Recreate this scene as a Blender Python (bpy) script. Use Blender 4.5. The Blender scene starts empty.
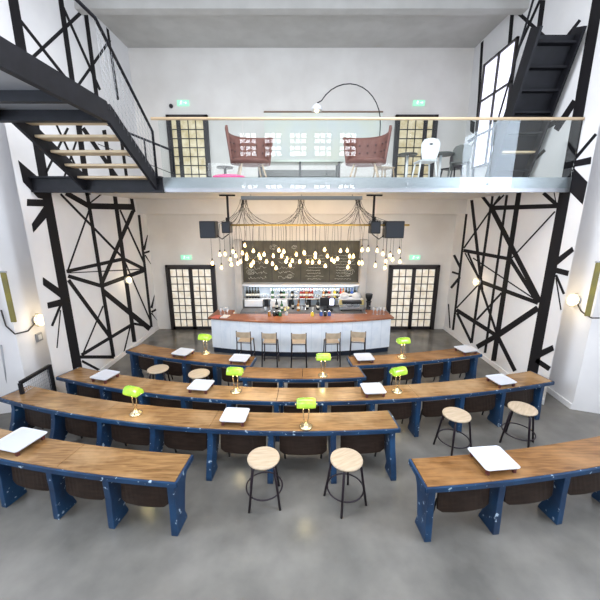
import bpy, math, random
from mathutils import Vector, Matrix
random.seed(7)
C = bpy.context.scene.collection
SC = bpy.context.scene
PI = math.pi
H = 3.83                      # eye height above the hall floor
PITCH = math.radians(13.8)
F = 326.0

# ------------------------------------------------------------------ camera, light, exposure
cd = bpy.data.cameras.new('camera'); cam = bpy.data.objects.new('camera', cd); C.objects.link(cam)
cam.location = (0, 0, H); cam.rotation_euler = (PI/2 - PITCH, 0, 0)
cd.sensor_width = 36; cd.lens = F/600*36; cd.clip_start = 0.05; cd.clip_end = 100
SC.camera = cam
w = bpy.data.worlds.new('world'); SC.world = w; w.use_nodes = True
w.node_tree.nodes['Background'].inputs[0].default_value = (0.75, 0.85, 1, 1)
w.node_tree.nodes['Background'].inputs[1].default_value = 1.0
SC.view_settings.view_transform = 'Standard'; SC.view_settings.look = 'None'
SC.view_settings.gamma = 1; SC.view_settings.use_curve_mapping = False
SC.view_settings.exposure = 0.95

def area(name, loc, rot, sx, sy, power, col):
    l = bpy.data.lights.new(name, 'AREA'); l.shape = 'RECTANGLE'; l.size = sx; l.size_y = sy
    l.energy = power; l.color = col
    o = bpy.data.objects.new(name, l); C.objects.link(o); o.location = loc; o.rotation_euler = rot
    return o
# daylight through the ten windows of the rear wall, then added side, ceiling and rear fills
WX = [-2.5, -1.3, -0.1, 1.1, 2.3]
for x in WX:
    for z in (5.0, 7.35):
        area('window_daylight', (x, -3.93, z), (PI/2, 0, 0), 0.8, 1.05, 26, (0.90, 0.94, 1))
for s in (-1, 1):
    area('side_fill_light', (s*6.1, 1.6, 5.0), (PI/2, 0, s*PI/2), 3.2, 3.6, 250, (0.72, 0.84, 1))  # added cool fill from each side, no window is built here
area('ceiling_fill_light', (0, 4.0, 8.68), (0, 0, 0), 6.5, 4.0, 330, (0.95, 0.97, 1))  # added overhead fill below the closed ceiling
area('rear_fill_light', (0, -3.8, 6.2), (PI/2, 0, 0), 9.0, .6, 60, (0.92, 0.95, 1))  # added fill strip on blank wall between the window rows

# ------------------------------------------------------------------ helpers
def un(x, y, z=None, d=None, X=None):
    """a point of the place from its bearing: on a level z, at a distance d, or on a side plane X"""
    u = (x-300)/F; v = -(y-300)/F
    r = Vector((u, math.cos(PITCH)+v*math.sin(PITCH), -math.sin(PITCH)+v*math.cos(PITCH)))
    t = (z-H)/r.z if z is not None else (d/r.y if d is not None else X/r.x)
    return Vector((0, 0, H)) + r*t

class MB:
    def __init__(s): s.v = []; s.f = []; s.sm = []; s.mi = []
    def add(s, vs, fs, smooth=False, mi=0):
        n = len(s.v); s.v += [tuple(v) for v in vs]
        for i, f in enumerate(fs):
            s.f.append([n+k for k in f]); s.sm.append(smooth if isinstance(smooth, bool) else smooth[i]); s.mi.append(mi)
        return s
    def box(s, x0, x1, y0, y1, z0, z1, M=None, mi=0):
        vs = [Vector(p) for p in ((x0,y0,z0),(x1,y0,z0),(x1,y1,z0),(x0,y1,z0),(x0,y0,z1),(x1,y0,z1),(x1,y1,z1),(x0,y1,z1))]
        if M: vs = [M @ v for v in vs]
        return s.add(vs, [(3,2,1,0),(4,5,6,7),(0,1,5,4),(1,2,6,5),(2,3,7,6),(3,0,4,7)], False, mi)
    def cbox(s, c, d, M=None, mi=0):
        return s.box(c[0]-d[0]/2, c[0]+d[0]/2, c[1]-d[1]/2, c[1]+d[1]/2, c[2]-d[2]/2, c[2]+d[2]/2, M, mi)
    def bar(s, a, b, wd, h, up=(0,0,1), mi=0):
        a = Vector(a); b = Vector(b); d = (b-a).normalized(); up = Vector(up)
        sd = d.cross(up)
        if sd.length < 1e-4: sd = d.cross(Vector((0,1,0)))
        sd.normalize(); u = sd.cross(d).normalized()
        vs = [p + sd*i*wd/2 + u*j*h/2 for p in (a, b) for i, j in ((-1,-1),(1,-1),(1,1),(-1,1))]
        return s.add(vs, [(0,1,2,3),(7,6,5,4),(0,4,5,1),(1,5,6,2),(2,6,7,3),(3,7,4,0)], False, mi)
    def tube(s, pts, r, n=8, mi=0, closed=False):
        pts = [Vector(p) for p in pts]; m = len(pts); rings = []
        pu = None
        for i, p in enumerate(pts):
            if closed: t = pts[(i+1) % m]-pts[i-1]
            else: t = pts[min(i+1, m-1)]-pts[max(i-1, 0)]
            t.normalize()
            ref = pu if pu is not None else (Vector((0,0,1)) if abs(t.z) < .9 else Vector((0,1,0)))
            sd = t.cross(ref).normalized(); u = sd.cross(t).normalized(); pu = u
            rr = r[i] if isinstance(r, (list, tuple)) else r
            rings.append([p + (sd*math.cos(a)+u*math.sin(a))*rr for a in [2*PI*k/n for k in range(n)]])
        vs = [v for q in rings for v in q]; fs = []; sm = []
        for i in range(m if closed else m-1):
            j = (i+1) % m
            for k in range(n):
                fs.append((i*n+k, i*n+(k+1) % n, j*n+(k+1) % n, j*n+k)); sm.append(True)
        if not closed:
            fs.append(tuple(range(n-1, -1, -1))); sm.append(False)
            fs.append(tuple((m-1)*n+k for k in range(n))); sm.append(False)
        return s.add(vs, fs, sm, mi)
    def lathe(s, prof, c=(0,0,0), n=20, M=None, mi=0):
        vs = []; fs = []; c = Vector(c)
        for r, z in prof:
            for k in range(n):
                v = Vector((r*math.cos(2*PI*k/n), r*math.sin(2*PI*k/n), z))
                vs.append((M @ v if M else v) + c)
        for i in range(len(prof)-1):
            for k in range(n):
                fs.append((i*n+k, i*n+(k+1) % n, (i+1)*n+(k+1) % n, (i+1)*n+k))
        sm = [True]*len(fs)
        if prof[0][0] > 1e-4: fs.append(tuple(range(n-1, -1, -1))); sm.append(False)
        if prof[-1][0] > 1e-4: fs.append(tuple((len(prof)-1)*n+k for k in range(n))); sm.append(False)
        return s.add(vs, fs, sm, mi)
    def prism(s, poly, ext, mi=0):
        n = len(poly); a = [Vector(p) for p in poly]; b = [p+Vector(ext) for p in a]
        return s.add(a+b, [tuple(range(n-1, -1, -1)), tuple(range(n, 2*n))] + [(i, (i+1) % n, n+(i+1) % n, n+i) for i in range(n)], False, mi)
    def ball(s, c, r, n=12, sc=(1,1,1), M=None, mi=0):
        prof = [(max(r*math.sin(PI*i/n), 0.0), -r*math.cos(PI*i/n)) for i in range(n+1)]
        m0 = Matrix.Diagonal((sc[0], sc[1], sc[2])).to_3x3()
        mm = (M.to_3x3() @ m0) if M else m0
        prof[0] = (1e-5, prof[0][1]); prof[-1] = (1e-5, prof[-1][1])
        return s.lathe(prof, c, n*2 if n < 10 else 16, mm, mi)
    def build(s, name, mat, parent=None, bevel=0, seg=2, off=None):
        me = bpy.data.meshes.new(name)
        vs = s.v
        if off is not None: vs = [(v[0]-off[0], v[1]-off[1], v[2]-off[2]) for v in vs]
        me.from_pydata(vs, [], s.f); me.update()
        for i, p in enumerate(me.polygons): p.use_smooth = s.sm[i]; p.material_index = s.mi[i]
        o = bpy.data.objects.new(name, me); C.objects.link(o)
        for m in (mat if isinstance(mat, (list, tuple)) else [mat]): me.materials.append(m)
        if parent: o.parent = parent
        if off is not None and not parent: o.location = off
        if bevel:
            b = o.modifiers.new('bevel', 'BEVEL'); b.width = bevel; b.segments = seg; b.limit_method = 'ANGLE'
        return o

def tag(o, label, cat, group=None, kind=None):
    o['label'] = label
    if cat: o['category'] = cat
    if group: o['group'] = group
    if kind: o['kind'] = kind
    return o
def thing(name, label, cat, loc=(0,0,0), rz=0, group=None):
    o = bpy.data.objects.new(name, None); C.objects.link(o); o.empty_display_size = .1
    o.location = loc; o.rotation_euler = (0, 0, rz)
    return tag(o, label, cat, group)
def struct(name, mb, m, **k):
    o = mb.build(name, m, **k); o['kind'] = 'structure'; return o
def copy_tree(o, parent=None):
    c = o.copy(); C.objects.link(c); c.parent = parent
    for ch in list(o.children): copy_tree(ch, c)
    return c

def mat(name, col, rough=.5, metal=0, col2=None, scale=5, spec=.5, bump=0, emit=0, ecol=None, stretch=(1,1,1), trans=0, alpha=1, ramp=(.35,.65), detail=6, coat=0):
    m = bpy.data.materials.new(name); m.use_nodes = True; nt = m.node_tree; b = nt.nodes['Principled BSDF']
    b.inputs['Base Color'].default_value = (*col, 1); b.inputs['Roughness'].default_value = rough
    b.inputs['Metallic'].default_value = metal; b.inputs['Specular IOR Level'].default_value = spec
    b.inputs['Transmission Weight'].default_value = trans; b.inputs['Alpha'].default_value = alpha
    b.inputs['Coat Weight'].default_value = coat
    if emit: b.inputs['Emission Strength'].default_value = emit; b.inputs['Emission Color'].default_value = (*(ecol or col), 1)
    if col2 or bump:
        tc = nt.nodes.new('ShaderNodeTexCoord'); mp = nt.nodes.new('ShaderNodeMapping'); mp.inputs['Scale'].default_value = stretch
        no = nt.nodes.new('ShaderNodeTexNoise'); no.inputs['Scale'].default_value = scale; no.inputs['Detail'].default_value = detail
        nt.links.new(tc.outputs['Object'], mp.inputs[0]); nt.links.new(mp.outputs[0], no.inputs['Vector'])
        if col2:
            r = nt.nodes.new('ShaderNodeValToRGB'); r.color_ramp.elements[0].position = ramp[0]; r.color_ramp.elements[1].position = ramp[1]
            r.color_ramp.elements[0].color = (*col, 1); r.color_ramp.elements[1].color = (*col2, 1)
            nt.links.new(no.outputs[0], r.inputs[0]); nt.links.new(r.outputs[0], b.inputs['Base Color'])
        if bump:
            bp = nt.nodes.new('ShaderNodeBump'); bp.inputs['Strength'].default_value = bump; bp.inputs['Distance'].default_value = .01
            nt.links.new(no.outputs[0], bp.inputs['Height']); nt.links.new(bp.outputs[0], b.inputs['Normal'])
    return m

def wood_mat(name, c1, c2, c3, rough=.28, scale=3.0):
    """varnished boards: long grain along x, worn patches"""
    m = bpy.data.materials.new(name); m.use_nodes = True; nt = m.node_tree; b = nt.nodes['Principled BSDF']; L = nt.links.new
    tc = nt.nodes.new('ShaderNodeTexCoord'); mp = nt.nodes.new('ShaderNodeMapping'); mp.inputs['Scale'].default_value = (.9, 9, 9)
    L(tc.outputs['Object'], mp.inputs[0])
    n1 = nt.nodes.new('ShaderNodeTexNoise'); n1.inputs['Scale'].default_value = scale; n1.inputs['Detail'].default_value = 9; n1.inputs['Distortion'].default_value = .6
    L(mp.outputs[0], n1.inputs['Vector'])
    n2 = nt.nodes.new('ShaderNodeTexNoise'); n2.inputs['Scale'].default_value = 1.6; n2.inputs['Detail'].default_value = 4; L(tc.outputs['Object'], n2.inputs['Vector'])
    r1 = nt.nodes.new('ShaderNodeValToRGB'); r1.color_ramp.elements[0].position = .36; r1.color_ramp.elements[1].position = .64
    r1.color_ramp.elements[0].color = (*c1, 1); r1.color_ramp.elements[1].color = (*c2, 1); L(n1.outputs[0], r1.inputs[0])
    r2 = nt.nodes.new('ShaderNodeValToRGB'); r2.color_ramp.elements[0].position = .45; r2.color_ramp.elements[1].position = .7
    r2.color_ramp.elements[0].color = (0, 0, 0, 1); r2.color_ramp.elements[1].color = (.8, .8, .8, 1); L(n2.outputs[0], r2.inputs[0])
    mx = nt.nodes.new('ShaderNodeMixRGB'); L(r2.outputs[0], mx.inputs[0]); L(r1.outputs[0], mx.inputs[1]); mx.inputs[2].default_value = (*c3, 1)
    L(mx.outputs[0], b.inputs['Base Color']); b.inputs['Roughness'].default_value = rough
    return m

def worn_paint(name, col, chip, rough=.45, lo=.63, hi=.66, scale=9, dark=None):
    m = bpy.data.materials.new(name); m.use_nodes = True; nt = m.node_tree; b = nt.nodes['Principled BSDF']; L = nt.links.new
    tc = nt.nodes.new('ShaderNodeTexCoord')
    n1 = nt.nodes.new('ShaderNodeTexNoise'); n1.inputs['Scale'].default_value = scale; n1.inputs['Detail'].default_value = 8; L(tc.outputs['Object'], n1.inputs['Vector'])
    n2 = nt.nodes.new('ShaderNodeTexNoise'); n2.inputs['Scale'].default_value = 3; n2.inputs['Detail'].default_value = 5; L(tc.outputs['Object'], n2.inputs['Vector'])
    r0 = nt.nodes.new('ShaderNodeValToRGB'); r0.color_ramp.elements[0].position = .35; r0.color_ramp.elements[1].position = .7
    r0.color_ramp.elements[0].color = (*(dark or [c*.6 for c in col]), 1); r0.color_ramp.elements[1].color = (*col, 1); L(n2.outputs[0], r0.inputs[0])
    r1 = nt.nodes.new('ShaderNodeValToRGB'); r1.color_ramp.elements[0].position = lo; r1.color_ramp.elements[1].position = hi
    r1.color_ramp.elements[0].color = (0,0,0,1); r1.color_ramp.elements[1].color = (1,1,1,1); L(n1.outputs[0], r1.inputs[0])
    mx = nt.nodes.new('ShaderNodeMixRGB'); L(r1.outputs[0], mx.inputs[0]); L(r0.outputs[0], mx.inputs[1]); mx.inputs[2].default_value = (*chip, 1)
    L(mx.outputs[0], b.inputs['Base Color']); b.inputs['Roughness'].default_value = rough
    return m

def glass_mat(name, tint=(1,1,1), rough=0.0, mixf=.9):
    """thin sheet glass: see-through with a fresnel sheen"""
    m = bpy.data.materials.new(name); m.use_nodes = True; nt = m.node_tree; nt.nodes.clear(); L = nt.links.new
    o = nt.nodes.new('ShaderNodeOutputMaterial'); t = nt.nodes.new('ShaderNodeBsdfTransparent'); g = nt.nodes.new('ShaderNodeBsdfGlossy')
    g.inputs['Roughness'].default_value = rough; t.inputs[0].default_value = (*tint, 1)
    fr = nt.nodes.new('ShaderNodeFresnel'); fr.inputs[0].default_value = 1.5
    mu = nt.nodes.new('ShaderNodeMath'); mu.operation = 'MULTIPLY'; mu.inputs[1].default_value = mixf
    L(fr.outputs[0], mu.inputs[0]); mx = nt.nodes.new('ShaderNodeMixShader'); L(mu.outputs[0], mx.inputs[0]); L(t.outputs[0], mx.inputs[1]); L(g.outputs[0], mx.inputs[2]); L(mx.outputs[0], o.inputs[0])
    return m

M_wall = mat('white_plaster', (.80,.79,.79), .85, col2=(.74,.73,.74), scale=1.2, bump=.12)
M_back = mat('cream_plaster', (.80,.775,.74), .85, col2=(.74,.71,.675), scale=1.4, bump=.1)
M_ceil = mat('grey_ceiling', (.52,.51,.49), .9, col2=(.46,.45,.43), scale=2)
M_floor = mat('polished_concrete', (.105,.100,.092), .22, col2=(.205,.193,.175), scale=1.3, ramp=(.3,.7), detail=8)
M_black = mat('black_mural_paint', (.010,.009,.011), .7, spec=.2)
M_steel = mat('black_steel', (.006,.006,.008), .55, col2=(.010,.010,.014), scale=6, spec=.25)
M_dblack = mat('black_plastic', (.01,.011,.014), .4)
M_brush = mat('brushed_stainless', (.26,.262,.275), .36, metal=.8, col2=(.38,.385,.40), scale=8, stretch=(1,1,60))
M_rail = mat('pale_handrail_wood', (.56,.40,.24), .5, col2=(.66,.50,.33), scale=9, stretch=(.3,4,4))
M_tread = mat('stair_tread_wood', (.46,.35,.22), .6, col2=(.58,.46,.30), scale=8, stretch=(.4,4,4))
M_top = wood_mat('varnished_oak', (.13,.058,.018), (.27,.125,.040), (.35,.19,.080), rough=.24)
M_top2 = wood_mat('honey_oak', (.165,.085,.032), (.31,.17,.070), (.42,.27,.14), rough=.24)
M_blue = worn_paint('worn_blue_paint', (.008,.050,.125), (.38,.48,.58), lo=.645, hi=.685, scale=14, dark=(.0035,.020,.058))
M_brown = mat('dark_brown_seat', (.016,.009,.006), .4, spec=.25, col2=(.028,.016,.011), scale=5, stretch=(1,5,5))
M_edge = mat('seat_edge_wood', (.30,.20,.12), .5)
M_ply = mat('pale_birch', (.42,.325,.225), .5, col2=(.51,.405,.29), scale=6, stretch=(1,6,1))
M_stl = mat('dark_plum_steel', (.020,.012,.018), .4, metal=.3)
M_white = mat('white_enamel', (.55,.56,.60), .4, coat=.1)
M_redd = mat('dark_red_foot', (.10,.025,.022), .5)
M_brass = mat('polished_brass', (.75,.60,.36), .22, metal=.9)
M_shade = mat('green_glass_shade', (.05,.20,.012), .12, col2=(.30,.46,.04), scale=7, ramp=(.4,.6), emit=.30, ecol=(.52,.80,.05), coat=.6)
M_bulbg = mat('lit_lamp', (1,.9,.6), .3, emit=6, ecol=(1,.80,.42))
M_sconce = mat('lit_bulkhead_glass', (1,.9,.7), .3, emit=1.0, ecol=(1,.80,.46))
M_cage = mat('cage_metal', (.55,.48,.36), .4, metal=.7)
M_cable = mat('black_cable', (.03,.026,.022), .6)
M_gold = mat('golden_pipe', (.70,.47,.11), .3, metal=.75)
M_tray = mat('grey_cable_tray', (.30,.34,.38), .45, metal=.4)
M_glass = glass_mat('clear_glass', (.95,.975,.97), mixf=.55)
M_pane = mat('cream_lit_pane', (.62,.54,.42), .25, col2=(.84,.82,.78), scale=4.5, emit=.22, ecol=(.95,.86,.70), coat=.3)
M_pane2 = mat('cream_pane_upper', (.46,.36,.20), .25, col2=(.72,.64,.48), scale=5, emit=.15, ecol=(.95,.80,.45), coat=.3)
M_frame = mat('dark_window_frame', (.022,.018,.02), .4)
M_front = worn_paint('pale_blue_white_boards', (.84,.88,.93), (.66,.73,.82), lo=.55, hi=.8, scale=4, dark=(.76,.81,.88), rough=.5)
M_kick = mat('dark_navy_plinth', (.008,.014,.03), .4)
M_bart = mat('copper_red_wood', (.24,.075,.035), .38, col2=(.38,.15,.07), scale=4, stretch=(.7,5,5))
M_board = mat('chalkboard_slate', (.048,.046,.036), .6, col2=(.09,.085,.06), scale=3)
M_chalk = mat('chalk', (.75,.75,.70), .9)
M_pill = mat('grey_pillar_paint', (.42,.42,.42), .7, col2=(.50,.49,.48), scale=3)
M_cab = mat('white_cabinet', (.80,.82,.86), .35)
M_tile = mat('pale_blue_tile', (.62,.70,.78), .3)
M_cloth = mat('tufted_brown_leather', (.155,.055,.042), .6, col2=(.20,.08,.062), scale=12)
M_chw = mat('chair_wood', (.45,.33,.21), .5)
M_pink = mat('magenta_fabric', (.75,.03,.22), .8)
M_dtab = mat('dark_tabletop', (.06,.065,.06), .35)
M_exit = mat('green_exit_sign', (.25,.62,.42), .5, emit=.35, ecol=(.4,.85,.6))
M_exitw = mat('exit_sign_white', (.9,.95,.9), .5, emit=.9, ecol=(.9,1,.92))
M_grey = mat('grey_metal', (.35,.36,.38), .4, metal=.5)
M_cera = mat('white_plastic', (.70,.71,.73), .4)
M_chrome = mat('chrome', (.75,.76,.78), .15, metal=1)
M_yel = mat('olive_yellow_fabric', (.26,.22,.05), .8, col2=(.16,.14,.06), scale=3)
M_screen = mat('lit_till_screen', (.7,.75,.95), .3, emit=1.6, ecol=(.75,.78,1))
M_day = mat('frosted_daylight_pane', (.75,.75,.85), .4, emit=.7, ecol=(.82,.82,1))

# ------------------------------------------------------------------ the setting
XL, XR, DB, ZC = -5.12, 5.2, 11.2, 8.8
b = MB(); b.box(-6.6, 6.6, -4.3, 11.5, -.2, 0); struct('floor', b, M_floor)
b = MB(); b.box(-6.6, 6.6, -4.3, 11.5, ZC, ZC+.2); struct('ceiling', b, M_ceil)
b = MB(); b.box(-6.6, 6.6, DB, DB+.25, 0, ZC); struct('wall_back', b, M_back)
b = MB(); b.box(-6.6, 6.6, -4.3, -4.05, 0, ZC); struct('wall_rear', b, M_wall)
def side(s):
    X = XR if s > 0 else -XL
    poly = [(X, DB), (X, 6.22), (X+.09, 6.46), (X+.09, 7.05), (X+.5, 7.05), (X+.46, 6.05), (6.2, 5.85), (6.2, -4.3), (6.6, -4.3), (6.6, DB)]
    pts = [(s*x, y, 0) for x, y in poly]
    if s < 0: pts = pts[::-1]
    m = MB(); m.prism(pts, (0, 0, ZC)); return m
wl = struct('wall_left', side(-1), M_wall); wr = struct('wall_right', side(1), M_wall)
# low plaster skirtings
for s, nm in ((-1, 'baseboard_left'), (1, 'baseboard_right')):
    X = (XR if s > 0 else -XL)
    b = MB(); b.box(min(s*(X-.025), s*X), max(s*(X-.025), s*X), 6.23, DB, 0, .12)
    b.bar((s*(X+.485), 7.0, .06), (s*(X+.445), 6.06, .06), .03, .12)
    struct(nm, b, M_wall)

# black geometric mural, flat paint on the side walls
def clipx(P, s):
    return Vector((P.x, min(max(P.y, 6.225), 11.17), min(P.z, ZC-.03)))
def mural(segs, polys, s, parent):
    X = (XR if s > 0 else XL) - s*.004
    m = MB()
    k = 0
    for (x1, y1, x2, y2, wd) in segs:
        n = Vector((y2-y1, -(x2-x1))); n.normalize(); n *= wd/2
        q = [(x1+n.x, y1+n.y), (x2+n.x, y2+n.y), (x2-n.x, y2-n.y), (x1-n.x, y1-n.y)]
        q = [clipx(un(a, c, X=X), s) for a, c in q]
        for v in q: v.x = X - s*.0004*(k % 9)
        m.prism(q, (s*.002, 0, 0)); k += 1
    for pl in polys:
        q = [clipx(un(a, c, X=X), s) for a, c in pl]
        for v in q: v.x = X - s*.0004*(k % 9)
        m.prism(q, (s*.002, 0, 0)); k += 1
    o = m.build('painted_mural', M_black, parent)
    o['label'] = 'black painted geometric truss mural'
SL = [(29,95,79,376,9.5),(27,202.5,44,203,7),(61,304,52,326,2.5),(60.5,310,57,348,1.2),(66,193,89,206,5),(88,206,134,207,6),
 (131,196,134,212,3.2),(60.5,194,125,260,2.2),(87,193,113.5,357,3.6),(114.5,193,134.5,342,4),(133,211,101.5,284,4),(90,208,68,270,1.8),
 (66.5,271.5,123,259,3.5),(123,258.5,145,269.5,3.2),(68,273,145,269,1),(68,276,101.5,286,3.8),(101.5,286,145,270,4),(120,210,145,265,1.8),
 (139,215,151.5,327,2.5),(103,291,150,329,5),(68.5,280,109.5,336,3.8),(81.5,355,133,324,3.2),(133,323.5,149,326.5,2.5),(103,306,82,356,1.5),
 (80,357,114,357,3.3),(125,262,150,320,1.4),(130,327,124,352,1.4),(82,361,101,371,2.5),(144,250,148.5,235,2.5),(144,253,151,251,2),
 (145,255,151.5,264,1.5),(151.5,308,155.5,295,2.5),(151.5,312,157,309,2),(151.5,313,158,320,1.5),(101.5,194,90,203,1.5),
 (75,100,88,195,5.5),(68,128,46,173,2.5),(83,128,120,182,4),(104,130,115,193,4),(120,130,127,180,3),(90,100,60,190,2),(45,100,75,165,2),
 (29,95,11,-12,10),(75,100,60,-5,5),(97,100,84,0,4),(30,60,84,10,4),(20,20,75,90,3),(60,0,100,90,2.5),(118,100,104,0,2.5),(75,90,110,40,3)]
PL = [[(18,160),(39,178),(47,200),(38,198),(23,182)],[(31.7,224),(33.3,232.7),(47,217),(44,206)],[(42.7,277),(43,285),(62,299),(60,289)],[(47,302.7),(48,308.7),(64,305),(63,298.5)]]
SR = [(565,192,531,379,11),(581,98,564.5,194,11),(574,160,596,134,3),(575,101,556,130,6),(554,264,574,249,6),(555,270,568.5,273.5,5.5),(556,275,564,294,2.5),
 (556,278,561,310,1.3),(536,356,554,348,6.5),(536,360,549.5,369,5),(491.5,208,557,206,4.5),(543.5,193,557,205,4),(554,192,556,203,1),(491.5,208,540,302,5),
 (555,211.5,512,258,1.5),(519,193,493.5,361,5),(507,195,485,353,2.5),(491.7,208.7,464,248,1.6),(482,196,492,209,3.2),(492.5,196,491,209,2.4),(500,196,491,209,2),
 (504,195,492,207,1.6),(490.5,208,471.5,343,2.6),(471.7,200,482,290,3),(482,290,498,337,2.4),(498,337,515,371,4),(466.5,214,453,330,2.2),(463.5,250.5,510,259,3.5),
 (510,259,538,303,4),(465,253,480,281,1.4),(468,253,481,283,2),(473,258,533,298,1.3),(481.5,282,538,303,4),(456.5,310,498,336.5,4),(498,335,538,308,6),
 (498,335,477,347,5),(456.5,308,480,283,1.5),(501.5,293,476.5,320,2),(457,313,471.5,343,2.5),(454,255,460,267,2.5),(452,272,460,274.5,2),(451,288,460,277,2.5),(448.5,304,450,328,1.2),
 (468,142,476,137,3),(466,158,475,140,1),(479,98,472.5,178,2.5),(480,107,500,101,6),(505,100,492,178,4),(530,100,519,193,5),(500,150,560,120,5),(545,150,512,180,3),
 (581,98,600,-12,11),(530,100,543,0,5),(505,100,514,0,3.5),(570,60,515,10,4),(580,20,525,90,3),(540,0,500,90,2.5),(479,98,487,0,2.5)]
PR = [[(573,167),(587.5,182),(582.7,204.7),(568,190)],[(573,161),(591.5,156.7),(590.7,164),(574,167)],[(470.5,120),(475,122),(474,134),(470,131)]]
mural(SL, PL, -1, wl); mural(SR, PR, 1, wr)

# ceiling beams
for i, y in enumerate((1.5, 5.2, 8.9)):
    b = MB(); b.box(-6.2, 6.2, y-.12, y+.12, ZC-.3, ZC); struct('ceiling_beam' if i == 0 else 'ceiling_beam.%03d' % i, b, M_ceil)

# doors
def double_door(n, x0, x1, z0, z1, cols, rows, pane, label):
    r = bpy.data.objects.new('door_%d' % n, None); C.objects.link(r); r['kind'] = 'structure'; r['label'] = label
    y = DB; r.location = (0, 0, 0); t = .085
    m = MB(); m.box(x0, x0+t, y-.1, y, z0, z1); m.box(x1-t, x1, y-.1, y, z0, z1); m.box(x0, x1, y-.1, y, z1-t, z1)
    m.build('door_frame', M_frame, r)
    tot = sum(cols); wi = (x1-x0-2*t); xa = x0+t
    for nc in cols:
        xb = xa + wi*nc/tot
        lf = MB(); s = .065
        lf.box(xa, xa+s, y-.075, y-.03, z0+.01, z1-t); lf.box(xb-s, xb, y-.075, y-.03, z0+.01, z1-t)
        lf.box(xa, xb, y-.075, y-.03, z0+.01, z0+.12); lf.box(xa, xb, y-.075, y-.03, z1-t-s, z1-t)
        cw = (xb-xa-2*s)/nc; rh = (z1-t-s-z0-.12)/rows
        for k in range(1, nc): lf.box(xa+s+k*cw-.014, xa+s+k*cw+.014, y-.07, y-.035, z0+.1, z1-t)
        for k in range(1, rows): lf.box(xa+s, xb-s, y-.07, y-.035, z0+.12+k*rh-.014, z0+.12+k*rh+.014)
        leaf = lf.build('door_leaf', M_frame, r)
        MB().box(xa+.03, xb-.03, y-.055, y-.045, z0+.05, z1-t-.02).build('glass_pane', pane, leaf)
        xa = xb
    h = MB()
    hx = x0+t + wi*cols[0]/tot
    h.tube([(hx-.04, y-.08, z0+1.0), (hx-.04, y-.13, z0+1.0), (hx-.04, y-.13, z0+1.15), (hx-.04, y-.08, z0+1.15)], .01)
    h.build('door_handle', M_chrome, r)
double_door(1, -4.62, -2.93, 0, 2.33, (3, 3), 8, M_pane, 'black framed glazed double door left of the bar')
double_door(2, 3.06, 4.80, 0, 2.33, (3, 3), 8, M_pane, 'black framed glazed double door right of the bar')
double_door(3, -4.14, -2.86, 4.61, 6.98, (1, 3), 8, M_pane2, 'upper glazed double door on the left of the mezzanine')
double_door(4, 2.96, 4.27, 4.61, 6.98, (3, 1), 8, M_pane2, 'upper glazed double door on the right of the mezzanine')

# mezzanine slab
b = MB(); b.box(XL, XR, 6.66, DB, 4.46, 4.61); struct('floor_mezzanine', b, M_back)
b = MB(); b.box(XL, XR, 10.6, DB, 4.01, 4.46); struct('trim_6', b, M_back)
b = MB(); b.box(-2.62, XR-.01, 6.60, 6.66, 4.35, 4.62); struct('trim_1', b, M_brush)
b = MB(); b.box(XL+.02, -2.62, 6.56, 6.66, 4.34, 4.63); b.box(XL+.02, -2.62, 6.50, 6.56, 4.34, 4.37); b.box(XL+.02, -2.62, 6.50, 6.56, 4.60, 4.63)
struct('trim_2', b, M_steel)
# rear windows that the daylight comes through
for i, (x, z) in enumerate([(x, z) for z in (5.0, 7.35) for x in WX]):
    m = MB()
    for k in range(4): m.box(x-.42+k*.84/3-.03, x-.42+k*.84/3+.03, -3.92, -3.86, z-.56, z+.56)
    for k in range(5): m.box(x-.44, x+.44, -3.92, -3.87, z-.54+k*.27-(.03 if k != 2 else .07), z-.54+k*.27+(.03 if k != 2 else .07))
    struct('window_%d' % (i+2), m, M_frame)
# tall window in the right wall upstairs
wn = bpy.data.objects.new('window_1', None); C.objects.link(wn); wn['kind'] = 'structure'; wn['label'] = 'tall frosted window in the right wall upstairs'
m = MB(); m.box(XR-.03, XR-.012, 9.0, 10.4, 5.35, 8.0); m.build('window_pane', M_day, wn)
m = MB()
for y in (9.0, 9.7, 10.4): m.box(XR-.07, XR-.01, y-.03, y+.03, 5.3, 8.05)
for z in (5.33, 6.2, 7.1, 8.02): m.box(XR-.07, XR-.01, 8.97, 10.43, z-.025, z+.025)
m.build('window_frame', M_frame, wn)

# ------------------------------------------------------------------ balustrade
bl = thing('glass_balustrade', 'clear glass balustrade with slim pale wooden handrail along the mezzanine edge', 'balustrade', (0, 6.57, 4.4))
xs = [-2.6, -1.05, .5, 2.05, 3.6, 5.16]
for a, c in zip(xs[:-1], xs[1:]):
    MB().box(a+.006, c-.006, -.006, .006, .02, 1.205).build('glass_panel', M_glass, bl)
m = MB(); m.tube([(-2.72, 0, 1.225), (5.28-.1, 0, 1.225)], .026, 10); m.build('handrail', M_rail, bl)
for x in xs[1:-1]:
    MB().cbox((x, -.012, .1), (.03, .012, .05)).build('clamp', M_grey, bl)

# ------------------------------------------------------------------ steel stair, upper left
st = thing('steel_staircase', 'open black steel stair with pale wooden treads at upper left', 'staircase', (-4.26, 6.5, 4.57))
x0, x1 = 0.20, 1.50
def sp(t): return (0.05-1.15*t, 0.0+.65*t)     # y, z along the flight
for xx in (x0-.03, x1+.03):
    a = sp(-.02); c = sp(1.25)
    MB().bar((xx, a[0], a[1]-.06), (xx, c[0], c[1]-.06), .05, .26).build('stringer', M_steel, st)
for k in range(5):
    y, z = sp(k/4)
    MB().box(x0, x1, y-.25, y+.03, z-.0, z+.04).build('tread', M_tread, st, bevel=.006)
m = MB(); m.box(-.9, 1.56, -3.4, -1.42, .74, .80); m.build('landing', M_grey, st)
m = MB()
m.box(-.9, 1.56, -1.50, -1.40, .60, .86); m.box(1.50, 1.58, -3.4, -1.45, .60, .86); m.box(-.9, 1.5, -2.2, -2.12, .62, .74); m.box(-.03, .05, -3.4, -1.45, .60, .76)
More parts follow.
